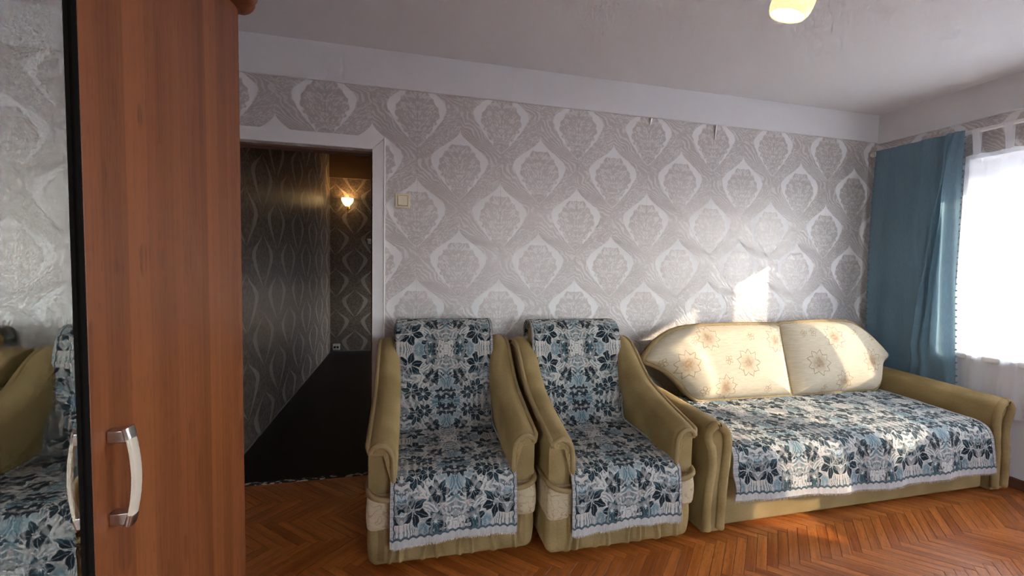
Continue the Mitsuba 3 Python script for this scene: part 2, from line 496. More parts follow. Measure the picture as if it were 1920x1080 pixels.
def door_wood(p, n, uv):
    y = p.y + 0.012 * (fbm(p.z * 0.7, p.y * 3, 0.0, 2) - 0.5)
    yb = y + 0.006 * noise(p.z * 1.3, 0.0, 2.0)
    st = cell_rand(dr.floor(yb / 0.071), 3.0)
    st2 = cell_rand(dr.floor(yb / 0.033 + 0.3), 5.0)
    grain = fbm(y * 190, p.z * 3.0, 1.0, 3)
    wide = fbm(y * 13, p.z * 0.9, 6.0, 2)
    fleck = smoothstep(0.74, 0.84, noise(y * 420, p.z * 30, 3.0))
    c = mix((0.125, 0.036, 0.013), (0.262, 0.086, 0.028), dr.clip(-0.03 + 0.50 * st + 0.20 * st2 + 0.52 * wide + 0.35 * (grain - 0.5), 0, 1))
    knot = smoothstep(0.78, 0.86, noise(y * 26, p.z * 7, 8.0)) * smoothstep(0.4, 0.7, grain)
    return mix(c, (0.10, 0.032, 0.014), fleck * 0.22 + knot * 0.45)


scene['wardrobe_wood'] = two(principled(proc(door_wood), 0.42, specular=0.45))
scene['dark_edge'] = two(principled((0.006, 0.005, 0.0045), 0.8, specular=0.1))
scene['mirror'] = two({'type': 'conductor', 'specular_reflectance': {'type': 'rgb', 'value': [0.86, 0.90, 0.87]}, 'material': 'none'})
scene['metal_satin'] = two(principled((0.50, 0.47, 0.45), 0.28, metallic=1.0))
scene['handle_cream'] = two(principled((0.60, 0.545, 0.45), 0.35))


def parquet(p, n, uv):
    """uv.x = block number * 10 + metres along the block, uv.y = metres across."""
    k = dr.floor(uv.x / 10 + 0.5)
    l, w = uv.x - 10 * k, uv.y
    r1, r2 = cell_rand(k, 1.0), cell_rand(k, 2.0)
    g = fbm(w * 230 + r1 * 90, l * 7 + r2 * 50, 0.0, 3)
    g2 = fbm(w * 60 + r2 * 40, l * 3 + r1 * 20, 0.0, 2)
    c = mix((0.215, 0.048, 0.010), (0.52, 0.168, 0.036), dr.clip(0.12 + 0.50 * r1 + 0.55 * (g2 - 0.35) + 0.35 * (g - 0.5), 0, 1))
    por = smoothstep(0.68, 0.80, noise(w * 700 + r2 * 50, l * 26, 1.0))
    c = mix(c, (0.12, 0.035, 0.010), por * 0.4)
    sx = smoothstep(0.018, 0.0205, dr.abs(w))
    return mix(c, (0.06, 0.018, 0.006), sx * 0.5)


def parquet_rough(p, n, uv):
    return 0.20 + 0.16 * fbm(p.x * 6, p.y * 6, 0.0, 2)


scene['parquet'] = two(principled(proc(parquet), proc(parquet_rough), specular=0.65))
scene['floor_joint'] = two(principled((0.05, 0.018, 0.007), 0.7))
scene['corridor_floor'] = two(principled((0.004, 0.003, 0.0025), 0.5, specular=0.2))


def chipped(p, n, uv):
    return mix((0.02, 0.014, 0.010), (0.42, 0.38, 0.33), smoothstep(0.54, 0.60, fbm(p.x * 45, p.y * 80, p.z * 80, 2)))


scene['chipped_edge'] = two(principled(proc(chipped), 0.6))


def blue_cloth(p, n, uv):
    w = noise(p.y * 420, p.z * 60, 0.0)
    return mix((0.165, 0.26, 0.32), (0.20, 0.305, 0.37), w)


scene['blue_cloth'] = {'type': 'principledthin', 'base_color': proc(blue_cloth), 'roughness': 0.55, 'diff_trans': 0.75, 'sheen': 0.5}
scene['sheer_cloth'] = {'type': 'blendbsdf', 'weight': 0.52, 'a': {'type': 'null'},
                        'b': {'type': 'principledthin', 'base_color': {'type': 'rgb', 'value': [0.86, 0.87, 0.9]}, 'roughness': 0.7, 'diff_trans': 1.2}}
scene['glass_pane'] = {'type': 'thindielectric', 'int_ior': 1.5}
scene['rod_paint'] = two(principled((0.70, 0.68, 0.66), 0.35))
scene['ivory_plastic'] = two(principled((0.72, 0.63, 0.47), 0.35))
scene['white_plastic'] = two(principled((0.70, 0.68, 0.64), 0.4))
scene['brass'] = two(principled((0.55, 0.40, 0.18), 0.3, metallic=1.0))
scene['brown_ceiling'] = two(principled((0.16, 0.10, 0.06), 0.6))
scene['brown_paint'] = two(principled((0.12, 0.055, 0.035), 0.4))
scene['shade_glass'] = two(principled((0.45, 0.38, 0.26), 0.25))

# ---------------------------------------------------------------- the room
add('floor', join(box((XL, YF, -0.12), (XR + WT, D + 0.018, -0.012))), 'floor_joint', False, kind='structure', label='brown herringbone parquet floor of the room')
add('ceiling', box((XL - .1, YF - .3, H), (XR + WT, YB, CH + 0.1)), 'ceiling_paint', False, kind='structure', label='white stippled ceiling')
add('wall_back', join(box((DX1, D, 0), (XR + WT, YB, H)), box((XL - .1, D, 0), (DX0, YB, H)), box((DX0, D, DZ1), (DX1, YB, H))), 'wallpaper_back', False, kind='structure', label='back wall with grey damask wallpaper')
y1 = D + 0.002
add('wall_right', join(box((XR, YF, 0), (XR + WT, WY0, H)), box((XR, WY1, 0), (XR + WT, y1, H)), box((XR, WY0, WZ1), (XR + WT, WY1, H))), 'wallpaper_side', False, kind='structure', label='window wall with grey damask wallpaper')
add('wall_right__under_window', box((XR, WY0, 0), (XR + WT, WY1, WZ0)), 'plain_white', False, label='plain pale wall below the window')
add('wall_left', box((XL - .1, YF, 0), (XL, D, H)), 'wallpaper_side', False, kind='structure', label='left wall behind the wardrobe')
add('wall_front', join(box((XL - .1, YF - .3, 0), (FX0, YF, H)), box((FX1, YF - .3, 0), (XR + WT, YF, H)), box((FX0, YF - .3, 0), (FX1, YF, WZ0)), box((FX0, YF - .3, WZ1), (FX1, YF, H))), 'wallpaper_back', False, kind='structure', label='wall behind the viewer')
# painted band under the ceiling
add('trim', box((XL, D - 0.016, ZB), (XR, D, H)), 'ceiling_paint', False, kind='structure', label='white stippled band along the top of the back wall')
add('trim', box((XR - 0.016, YF, ZB - 0.012), (XR, D - 0.016, H)), 'ceiling_paint', False, kind='structure', label='white stippled band above the window')
add('baseboard_right', rbox((XR - 0.022, YF, 0), (XR, D, 0.062), 0.008, (1, 2, 1), 2), 'brown_paint', 30, kind='structure', label='brown painted skirting under the window')
add('baseboard_back', rbox((DX1 + 0.07, D - 0.02, 0), (XR - 0.022, D, 0.06), 0.008, (2, 1, 1), 2), 'brown_paint', 30, kind='structure', label='brown painted skirting along the back wall')
# lifted wallpaper seams at the band
for sx, hh in ((2.105, 0.10), (1.596, 0.05)):
    g = np.zeros((8, 6, 3))
    t = np.linspace(0, 1, 8)[:, None]; s = np.linspace(0, 1, 6)[None]
    g[..., 0] = sx + 0.022 * s * (1 - 0.8 * t); g[..., 2] = ZB - 0.002 - hh * t
    g[..., 1] = D - 0.002 - 0.014 * (1 - t) * (1 - s) ** 1.5
    m, _ = sheet(g, 0.001)
    add('wall_back__loose_wallpaper', m, 'plain_white', 40, label='small lifted flap of wallpaper at the seam')

# doorway
cw, ct = 0.07, 0.018
add('door__casing', join(box((DX1, D - ct, 0), (DX1 + cw, D, DZ1))), 'casing_paint', False)
def prism_xz(poly, y0, y1):
    n = len(poly)
    v = np.array([[x, y, z] for y in (y0, y1) for x, z in poly])
    f = [[i, (i + 1) % n, n + (i + 1) % n] for i in range(n)] + [[i, n + (i + 1) % n, n + i] for i in range(n)]
    f += [[0, i + 1, i] for i in range(1, n - 1)] + [[n, n + i, n + i + 1] for i in range(1, n - 1)]
    return outward(v, np.array(f))
del scene['door__casing']
g_ = 0.0008
add('door_1__casing', prism_xz([(DX1, 0.0), (DX1 + cw, 0.0), (DX1 + cw, DZ1 + cw), (DX1, DZ1 - g_)], D - ct, D), 'casing_paint', False)
add('door_1__casing', prism_xz([(DX0 - cw, DZ1 + cw), (DX0, DZ1), (DX1 - g_, DZ1), (DX1 + cw - 2 * g_, DZ1 + cw)], D - ct, D), 'casing_paint', False)
add('door_1__casing', prism_xz([(DX0 - cw, 0.0), (DX0, 0.0), (DX0, DZ1 - g_), (DX0 - cw, DZ1 + cw - g_)], D - ct, D), 'casing_paint', False)
add('door_1__casing_bead', tube(np.array([(DX1 + cw - .004, D - ct - .001, 0.0), (DX1 + cw - .004, D - ct - .001, 1.0), (DX1 + cw - .004, D - ct - .001, DZ1 + cw)]), 0.005, 8), 'casing_paint', 40)
add('door_1__jamb', join(box((DX1, D, 0), (DX1 + .02, YB + .01, DZ1)), box((DX0 - .02, D, 0), (DX0, YB + .01, DZ1)), box((DX0, D, DZ1), (DX1, YB + .01, DZ1 + .02))), 'casing_paint', False)
add('door_1__rebate', join(box((DX1 - .012, D + .05, 0), (DX1, YB, DZ1)), box((DX0, D + .05, DZ1 - .012), (DX1, YB, DZ1))), 'brown_paint', False)
note('door_1__casing', kind='structure')
labels['door_1'] = {'label': 'white painted frame of the open doorway to the dark corridor', 'kind': 'structure'}
thr = rbox((DX0, D + 0.014, -0.03), (DX1, D + 0.05, 0.004), 0.006, (60, 2, 1), 2, lambda v: v + 0.003 * (meshkit.noise(v * 50, 3)[:, None] - 0.5) * np.array([0, 1.6, 0.6]))
add('threshold', thr, 'chipped_edge', 40, label='dark chipped threshold strip across the doorway floor', cat='threshold')

# corridor
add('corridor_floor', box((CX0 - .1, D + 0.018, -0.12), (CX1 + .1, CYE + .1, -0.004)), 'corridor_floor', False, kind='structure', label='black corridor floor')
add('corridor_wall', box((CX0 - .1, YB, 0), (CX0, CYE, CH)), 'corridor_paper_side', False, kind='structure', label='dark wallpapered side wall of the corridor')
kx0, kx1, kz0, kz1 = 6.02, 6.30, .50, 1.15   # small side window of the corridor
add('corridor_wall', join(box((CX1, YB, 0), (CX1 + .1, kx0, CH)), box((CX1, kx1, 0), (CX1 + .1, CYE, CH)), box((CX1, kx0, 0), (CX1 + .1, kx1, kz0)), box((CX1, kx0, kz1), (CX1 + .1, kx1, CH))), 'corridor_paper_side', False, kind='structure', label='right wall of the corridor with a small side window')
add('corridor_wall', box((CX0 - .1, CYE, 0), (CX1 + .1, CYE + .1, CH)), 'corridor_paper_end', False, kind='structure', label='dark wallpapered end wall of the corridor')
add('corridor_ceiling', box((CX0 - .1, YB, CH), (CX1 + .1, CYE + .1, CH + .1)), 'brown_ceiling', False, kind='structure', label='corridor ceiling')
add('trim', box((CX0, CYE - 0.03, 2.46), (CX1, CYE, CH)), 'brown_ceiling', False, kind='structure', label='painted band at the top of the corridor end wall')
add('trim', box((CX0, YB, 0.0), (CX0 + 0.008, CYE, 0.008)), 'bead_paint', False, kind='structure', label='thin pale bead at the foot of the corridor wall')
add('trim', box((CX0, CYE - 0.012, 0.0), (CX1, CYE, 0.008)), 'bead_paint', False, kind='structure', label='thin pale bead at the foot of the corridor end wall')

# window
def front_window():
    yo = YF - 0.16
    W = 'window_2'
    fr = join(box((FX0, yo - .08, WZ0), (FX0 + .06, yo, WZ1)), box((FX1 - .06, yo - .08, WZ0), (FX1, yo, WZ1)), box((FX0 + .06, yo - .08, WZ0), (FX1 - .06, yo, WZ0 + .06)), box((FX0 + .06, yo - .08, WZ1 - .06), (FX1 - .06, yo, WZ1)))
    add(W + '__frame', fr, 'window_paint', False)
    xm = (FX0 + FX1) / 2
    add(W + '__mullion', box((xm - .06, yo - .08, WZ0 + .06), (xm + .06, yo, WZ1 - .06)), 'window_paint', False)
    for a, b in ((FX0 + .06, xm - .06), (xm + .06, FX1 - .06)):
        v = np.array([[a, yo - .04, WZ0 + .06], [b, yo - .04, WZ0 + .06], [b, yo - .04, WZ1 - .06], [a, yo - .04, WZ1 - .06]])
        add(W + '__pane', (v, np.array([[0, 1, 2], [0, 2, 3]])), 'glass_pane', False)
    labels[W] = {'label': 'window in the wall behind the viewer', 'kind': 'structure'}
front_window()


def window():
    xo = XR + 0.16
    W = 'window_1'
    fr = join(box((xo, WY0, WZ0), (xo + .08, WY0 + .06, WZ1)), box((xo, WY1 - .06, WZ0), (xo + .08, WY1, WZ1)), box((xo, WY0 + .06, WZ0), (xo + .08, WY1 - .06, WZ0 + .06)), box((xo, WY0 + .06, WZ1 - .06), (xo + .08, WY1 - .06, WZ1)))
    add(W + '__frame', fr, 'window_paint', False)
    mull = [1.565, 0.74]
    for m in mull:
        add(W + '__mullion', box((xo, m - .045, WZ0 + .06), (xo + .08, m + .045, WZ1 - .06)), 'window_paint', False)
    edges = [WY1 - .06, mull[0] + .045, mull[0] - .045, mull[1] + .045, mull[1] - .045, WY0 + .06]
    for i in range(3):
        a, b = edges[2 * i + 1], edges[2 * i]
        z0, z1, s = WZ0 + .06, WZ1 - .06, .045
        sash = join(box((xo - .012, a - .008, z0 - .008), (xo + .045, a + s, z1 + .008)), box((xo - .012, b - s, z0 - .008), (xo + .045, b + .008, z1 + .008)), box((xo - .012, a + s, z0 - .008), (xo + .045, b - s, z0 + s)), box((xo - .012, a + s, z1 - s), (xo + .045, b - s, z1 + .008)))
        k = add(W + '__sash', sash, 'window_paint', False)
        v = np.array([[xo + .02, a + s, z0 + s], [xo + .02, b - s, z0 + s], [xo + .02, b - s, z1 - s], [xo + .02, a + s, z1 - s]])
        add(k + '__pane', (v, np.array([[0, 1, 2], [0, 2, 3]])), 'glass_pane', False)
    add(W + '__sill', rbox((XR - 0.05, WY0 - .05, WZ0 - 0.03), (xo, WY1 + .04, WZ0 + 0.004), 0.012, (2, 4, 1), 3), 'window_paint', 30)
    labels[W] = {'label': 'bright white framed window behind the sheer curtain', 'kind': 'structure'}
window()

# parquet blocks: herringbone, rows along x
BL, BW = 0.28, 0.0415
def parquet_floor():
    c, s = math.cos(-math.pi / 4), math.sin(-math.pi / 4)
    R = np.array([[c, -s], [s, c]])
    org = np.array([1.63, 1.47])
    from shapely.geometry import Polygon, box as sbox
    room = sbox(XL, YF, XR, D + 0.014)
    rects = []
    for m in range(-14, 14):
        for k in range(-90, 90):
            h = np.array([[k * BW, k * BW], [k * BW + BL, k * BW + BW]]) + m * np.array([BL, -BL])
            v = np.array([[k * BW + BL, (k + 1) * BW - BL], [k * BW + BL + BW, (k + 1) * BW]]) + m * np.array([BL, -BL])
            rects += [(h, 0), (v, 1)]
    def img(P):
        d = P - CAM
        z = d @ _f
        rr = _r * math.cos(ROLL) + _u * math.sin(ROLL)
        return 960 + F_PX * (d @ rr) / z, 540 - F_PX * (d @ _up) / z, z
    near, far = [], []
    n = 0
    for (lo, hi), o in rects:
        q = np.array([[lo[0], lo[1]], [hi[0], lo[1]], [hi[0], hi[1]], [lo[0], hi[1]]]) @ R.T + org
        if q[:, 0].max() < XL or q[:, 0].min() > XR or q[:, 1].max() < YF or q[:, 1].min() > D + .014:
            continue
        n += 1
        a = np.array(lo) + 0.0004; b = np.array(hi) - 0.0004
        zt = rng.uniform(-0.0006, 0.0004)
        bev = 0.0009
        tl = rng.uniform(-0.0008, 0.0008, 2)
        ring0 = np.array([[a[0], a[1]], [b[0], a[1]], [b[0], b[1]], [a[0], b[1]]])
        ring1 = ring0 + bev * np.array([[1, 1], [-1, 1], [-1, -1], [1, -1]])
        mid = (a + b) / 2
        V, UV = [], []
        for ring, z in ((ring0, -0.012), (ring0, zt - bev), (ring1, zt)):
            for p in ring:
                l = (p - mid) if o == 0 else (p - mid)[::-1]
                w = p @ R.T + org
                zz = z if z < -0.01 else z + tl[0] * (l[0] / BL) + tl[1] * (l[1] / BW) * .4
                w = np.array([min(max(w[0], XL + .001), XR - .001), min(max(w[1], YF + .001), D + .013)])
                V.append([w[0], w[1], zz]); UV.append([n * 10 + l[0], l[1]])
        Fc = []
        for r0 in (0, 4):
            for i in range(4):
                j = (i + 1) % 4
                Fc += [[r0 + i, r0 + j, r0 + 4 + j], [r0 + i, r0 + 4 + j, r0 + 4 + i]]
        Fc += [[8, 9, 10], [8, 10, 11]]
        V, UV, Fc = np.array(V), np.array(UV), np.array(Fc)
        ctr = np.array([*(mid @ R.T + org), 0])
        vis = False
        for P in list(V[8:]) + [ctr]:
            x, y, z = img(np.asarray(P))
            if z > .1 and -10 < x < 1930 and y < 1090 and y > 0:
                # hidden under furniture or behind the wardrobe
                hid = (P[0] < -0.53 and P[1] < 1.6) or (1.42 < P[0] and P[1] > 1.86) or (-.15 < P[0] < 1.35 and P[1] > 1.98)
                vis |= not hid
        (near if vis else far).append((V, UV, Fc))
    for V, UV, Fc in near[:300]:
        add('floor__parquet_block', (V, Fc), 'parquet', False, uv=UV)
    rest = far + near[300:]
    o = 0; Vs, Us, Fs = [], [], []
    for V, UV, Fc in rest:
        Vs.append(V); Us.append(UV); Fs.append(Fc + o); o += len(V)
    add('floor__parquet_field', (np.vstack(Vs), np.vstack(Fs)), 'parquet', False, uv=np.vstack(Us), kind='stuff')
    print('parquet near', len(near), 'far', len(far))
parquet_floor()

# ---------------------------------------------------------------- wardrobe
WX = -0.52
def wardrobe():
    K = 'wardrobe'
    labels[K] = {'label': 'tall brown wood veneer wardrobe with mirror door, at the left of the doorway', 'category': 'wardrobe'}
    y0, ym, y1 = -0.75, 0.875, 1.605
    ztop = 2.085
    bx = WX - 0.02
    add(K + '__side_panel', rbox((XL + .01, y1 - .05, 0.0), (WX - 0.002, y1, ztop), .006, (2, 2, 2), 2), 'wardrobe_wood', 30)
    add(K + '__side_panel', box((XL + .01, y0, 0.0), (bx, y0 + .018, ztop)), 'wardrobe_wood', False)
    add(K + '__carcass', join(box((XL + .01, y0 + .018, .06), (XL + .02, y1 - .05, ztop - .02)), box((XL + .02, y0 + .018, .06), (bx - .02, y1 - .05, .08)), box((XL + .02, y0 + .018, ztop - .02), (bx, y1 - .05, ztop)), box((XL + .02, ym - .009, .08), (bx - .002, ym + .009, ztop - .02)), box((bx - .06, y0 + .018, 0), (bx - .04, y1 - .05, .06))), 'dark_edge', False)
    d = add(K + '__wood_door', rbox((WX - 0.018, ym + .003, 0.07), (WX, y1 - .053, ztop - .012), .0025, (2, 8, 24), 2), 'wardrobe_wood', 30, label='plain wood veneer door')
    add(d + '__edge_band', box((WX - 0.0185, ym, 0.07), (WX - 0.0008, ym + .003, ztop - .012)), 'dark_edge', False)
    # mirror door, set back
    mx = WX - 0.0085
    md = add(K + '__mirror_door', box((mx - .012, y0 + .02, 0.07), (mx - .004, ym - .001, ztop - .012)), 'dark_edge', False, label='mirror door')
    bev = 0.022
    v = np.array([[mx, y0 + .02, .07], [mx, ym - .004 - bev, .07], [mx, ym - .004 - bev, ztop - .012], [mx, y0 + .02, ztop - .012]])
    add(md + '__mirror', (v, np.array([[0, 1, 2], [0, 2, 3]])), 'mirror', False, label='mirror glass')
    dx = bev * math.tan(math.radians(2.2))
    v = np.array([[mx, ym - .004 - bev, .07], [mx - dx, ym - .004, .07], [mx - dx, ym - .004, ztop - .012], [mx, ym - .004 - bev, ztop - .012]])
    add(md + '__mirror_bevel', (v, np.array([[0, 1, 2], [0, 2, 3]])), 'mirror', False, label='bevelled edge of the mirror')
    v = np.array([[mx - dx, ym - .004, .07], [mx - dx - .004, ym - .002, .07], [mx - dx - .004, ym - .002, ztop - .012], [mx - dx, ym - .004, ztop - .012]])
    add(md + '__glass_edge', (v, np.array([[0, 1, 2], [0, 2, 3]])), 'metal_satin', False, label='bright glass edge')
    # crown
    prof = [(-0.035, 0.0), (0.02, 0.0), (0.047, 0.008), (0.06, 0.026), (0.056, 0.046), (0.04, 0.058), (-0.035, 0.062)]
    pts = spline(prof[1:-1], 14)
    ring = np.vstack([[prof[0]], pts, [prof[-1]]])
    path = [((WX, y0 - .0), (1, 0)), ((WX, y1 - .02), (1, 0))] + [((WX - .02 + .02 * math.sin(a), y1 - .02 + .02 * (1 - math.cos(a)) + 0.0), (math.cos(a - 0) if 0 else math.cos(math.pi / 2 - a) if 0 else math.cos(a), math.sin(a))) for a in np.linspace(0.15, math.pi / 2, 8)] + [((XL + .012, y1), (0, 1))]
    rings = []
    for (px, py), (nx, ny) in path:
        rings.append([[px + o * nx if True else px, py + o * ny, ztop + z] for o, z in ring])
    rings[-1] = [[XL + .012, y1 + o, ztop + z] for o, z in ring]
    add(K + '__crown', join(loft(rings), box((XL + .012, y0, ztop), (WX - .03, y1 - .03, ztop + .03))), 'wardrobe_wood', 40, label='rounded crown moulding')
    # bow handle on the wood door
    yh, z0, z1 = 0.925, 0.799, 0.969
    zc = (z0 + z1) / 2
    t = np.linspace(-1, 1, 33)
    bow = lambda s: 0.040 - 0.012 * s * s
    def bar(a, b, hw, th):
        s = np.linspace(a, b, 24)
        rings = []
        for q in s:
            cx, cz = WX + bow(q), zc + 0.091 * q
            tz = np.array([-0.024 * q, 0, 0.091]); tz /= np.linalg.norm(tz)
            nx = np.array([tz[2], 0, -tz[0]])
            ang = np.arange(16) * 2 * math.pi / 16
            rings.append([np.array([cx, yh, cz]) + nx * th * np.sign(math.cos(x)) * abs(math.cos(x)) ** .6 + np.array([0, 1, 0]) * hw * np.sign(math.sin(x)) * abs(math.sin(x)) ** .6 for x in ang])
        return loft(rings)
    hd = d + '__handle'
    K2 = add(K + '__handle', bar(-.80, .80, .0115, .005), 'handle_cream', 40, label='cream bow handle with metal ends')
    for sg in (1, -1):
        post = box((WX, yh - .010, zc + sg * .088 - .012), (WX + bow(.9), yh + .010, zc + sg * .088 + .012)) if 0 else rbox((WX, yh - .0105, zc + sg * .077 - .012), (WX + bow(.88) + .001, yh + .0105, zc + sg * .077 + .012), .003, (2, 2, 2), 2)
        tip = bar(.78, 1.0, .0125, .0062) if sg > 0 else bar(-1.0, -.78, .0125, .0062)
        add(K2 + '__metal_end', join(post, tip), 'metal_satin', 40, label='metal end post of the handle')
wardrobe()

# ---------------------------------------------------------------- armchairs
ARM_PTS = [(-0.03, 0.545), (0.0, 0.555), (0.12, 0.585), (0.26, 0.625), (0.38, 0.670), (0.47, 0.735), (0.55, 0.805), (0.62, 0.848), (0.70, 0.858), (0.76, 0.84), (0.80, 0.80)]
def arm_top(y):
    a = np.array(ARM_PTS)
    s = spline(a, 200)
    return np.interp(y, s[:, 0], s[:, 1])


def band(path, th):
    """closed ring of points around an open 2D path, thickness th."""
    p = np.asarray(path, float)
    t = np.gradient(p, axis=0); t /= np.linalg.norm(t, axis=1, keepdims=True)
    n = np.stack([-t[:, 1], t[:, 0]], 1)
    a, b = p + n * th / 2, p - n * th / 2
    e1 = [p[-1] + t[-1] * th * .35]
    e0 = [p[0] - t[0] * th * .35]
    return np.vstack([a, e1, b[::-1], e0])


def armchair(org, ang, label, cover_label, wrap):
    K = 'armchair' if 'armchair' not in labels else 'armchair_001'
    labels[K] = {'label': label, 'category': 'armchair', 'group': 'olive velour armchairs along the back wall'}
    P = lambda m: place(m, org, ang)
    seed = 1.0 if wrap < 0 else 7.3

    def base_warp(v):
        v = v.copy()
        z = v[:, 2]
        bul = 0.010 * np.sin(np.clip((z - .02) / .22, 0, 1) * math.pi)
        v[:, 0] += np.sign(v[:, 0]) * bul
        v[:, 1] -= bul * (v[:, 1] < .1) * 1.0
        return v
    add(K + '__base', P(rbox((-.348, .0, .02), (.348, .80, .33), .035, (16, 10, 14), 4, base_warp)), 'velour', True)
    # pleated front: folds spread downwards
    xs, zs = np.linspace(-.335, .335, 260), np.linspace(0.028, .215, 26)
    X, Z = np.meshgrid(xs, zs, indexing='ij')
    h = np.zeros_like(X)
    for x0 in (-.245, -.215, -.12, -.075, .03, .065, .15, .185, .262):
        x0 = x0 + 0.008 * math.sin(x0 * 90 + seed)
        lean = 0.06 * (x0) * (0.215 - Z) / .19 + 0.006 * np.sin(Z * 30 + x0 * 80)
        w = 0.006 + 0.004 * (0.215 - Z) / .19
        dx = X - (x0 + lean)
        h += 0.016 * np.exp(-(dx / w) ** 2) - 0.009 * np.exp(-((dx - 1.9 * w) / (1.3 * w)) ** 2)
    edge = np.clip((.335 - np.abs(X)) / .05, 0, 1) ** .5 * np.clip((Z - .028) / .03, 0, 1) ** .5
    Y = -0.012 - 0.012 * np.sin(np.clip((Z - .02) / .22, 0, 1) * math.pi) * edge - h * edge + 0.04 * (1 - edge)
    G = np.stack([X, Y, Z], -1)
    m, _ = sheet(G[:, ::-1], 0.004)
    add(K + '__pleated_front', P(m), 'velour', True)
    # seat cushion and back
    add(K + '__seat', P(rbox((-.247, -.025, .27), (.247, .56, .405), .045, (10, 12, 4), 4)), 'velour', True)
    def back_warp(v):
        v = v.copy()
        z = v[:, 2]
        v[:, 1] += (z - .38) * 0.19 - 0.012 * np.sin(np.clip((z - .38) / .55, 0, 1) * math.pi) * (v[:, 1] < .6)
        v[:, 0] *= 1 - 0.02 * np.clip((z - .8) / .15, 0, 1)
        return v
    add(K + '__backrest', P(rbox((-.262, .50, .36), (.262, .66, .957), .062, (12, 6, 16), 5, back_warp)), 'velour', True)
    add(K + '__back_panel', P(rbox((-.335, .70, .05), (.335, .815, .80), .03, (8, 3, 10), 3)), 'velour', True)
    for s in (-1, 1):
        # arm: block under a draped pad that covers the top and the inner face
        rings = []
        for y in np.concatenate([[0.0, .004, .012], np.linspace(.03, .78, 34), [.80]]):
            t = arm_top(y) - .018
            e = .006 if y in (0.0, .80) else 0.0
            prof = np.array([(.256, .29), (.256, t - .07), (.262, t - .03), (.285, t - .006), (.315, t - .0), (.338, t - .006), (.350, t - .03), (.351, t - .12), (.350, .29)])
            pr = np.vstack([spline(prof, 44), [[.30, .285]]])
            pr = pr + (np.array([.303, .45]) - pr) * e
            rings.append(np.stack([s * pr[:, 0], np.full(len(pr), y), pr[:, 1]], 1))
        a = add(K + '__arm', P(loft(rings)), 'velour', 50)
        rings, outer, front = [], [], None
        ys = np.concatenate([[-.026, -.022, -.012], np.linspace(0.0, .77, 36), [.80]])
        for i, y in enumerate(ys):
            t = arm_top(y)
            path = spline([(.344, t - .034), (.336, t - .012), (.310, t + .002), (.283, t - .006), (.262, t - .028), (.2525, t - .07), (.249, max(.375, t - .17))], 22)
            if y < 0.0:
                path = path + (np.array([.30, .47]) - path) * 0.02
            th = .026 if -.02 < y < .78 else .014
            b = band(path, th)
            rings.append(np.stack([s * b[:, 0], np.full(len(b), y), b[:, 1]], 1))
            outer.append([s * .352, y, t - .006])
            if i == 1:
                front = np.stack([s * path[:, 0], np.full(len(path), y - .004), path[:, 1]], 1)
        pd = add(K + '__arm_pad', P(loft(rings)), 'velour', 50)
        line = np.vstack([np.array(outer)[::-1][:-3], spline(np.vstack([np.array(outer)[2:3], front[1:]]), 60)])
        add(pd + '__piping', P(tube(line, .0115, 10)), 'velour_piping', True)
        # pocket on the front corner
        def pw(v):
            v = v.copy()
            u = np.clip((v[:, 2] - .18) / .16, 0, 1)
            front_ = np.clip((.05 - v[:, 1]) / .05, 0, 1)
            v[:, 1] -= .012 * np.sin(u * math.pi * .8 + .4) * front_
            v[:, 0] += s * .006 * np.sin(u * math.pi)
            return v
        lo, hi = sorted((s * .235, s * .354))
        pk = add(K + '__pocket', P(rbox((lo, -.016, .185), (hi, .16, .337), .022, (8, 8, 8), 3, pw)), 'pocket_fabric', True, label='cream floral pocket')
        tt = np.linspace(0, 1, 40)
        rim = np.array([[s * .225, -.024, .322], [s * .265, -.040, .326], [s * .31, -.042, .336], [s * .342, -.026, .348], [s * .355, .02, .354], [s * .357, .10, .352], [s * .352, .165, .350]])
        add(pk + '__rim', P(tube(spline(rim, 40), .0115, 10)), 'velour_piping', True, label='rolled olive pocket rim')
    # tapestry throw from over the back, down the seat, over the front
    path = spline([(.790, .86), (.782, .920), (.748, .957), (.700, .966), (.650, .960), (.610, .937), (.588, .900), (.568, .82), (.541, .70), (.514, .58), (.497, .49), (.474, .43), (.42, .4175), (.25, .415), (.08, .4155), (.0, .412), (-.040, .385), (-.056, .33), (-.058, .27), (-.060, .20), (-.062, .148)], 330)
    seg = np.concatenate([[0], np.cumsum(np.linalg.norm(np.diff(path, axis=0), axis=1))])
    vv = seg[-1] - seg
    n2 = np.stack([-np.gradient(path[:, 1]), np.gradient(path[:, 0])], 1); n2 /= np.linalg.norm(n2, axis=1, keepdims=True)
    su = np.linspace(-1, 1, 130)
    rows = []
    for i in range(len(path)):
        y, z = path[i]
        on_back = np.clip((vv[i] - .86) / .04, 0, 1)
        on_front = 1 - np.clip((vv[i] - .30) / .05, 0, 1)
        half = .243 + .021 * on_back + .020 * on_front
        x = su * (.262 + .052 * on_back * (np.sign(su) == wrap) * np.abs(su))
        if wrap > 0: x = x - .008 * on_back
        over = np.clip(np.abs(x) - half, 0, None)
        xx = np.sign(x) * (half - .0 + .3 * over) * (np.abs(x) > half) + x * (np.abs(x) <= half)
        d = over * on_back - over * (1 - on_back) * (1 - on_front) * .8
        rip = .004 * np.sin(x * 38 + vv[i] * 9 + seed) * on_front * np.clip((.30 - vv[i]) / .2, 0, 1) + .0022 * (meshkit.noise(np.stack([x * 14, np.full_like(x, vv[i] * 10), 0 * x + seed], 1)) - .5)
        d = d + rip
        skew = .020 * (x + .0) * on_front * np.clip((.30 - vv[i]) / .28, 0, 1) * (1 if wrap < 0 else .4)
        nn = n2[i]
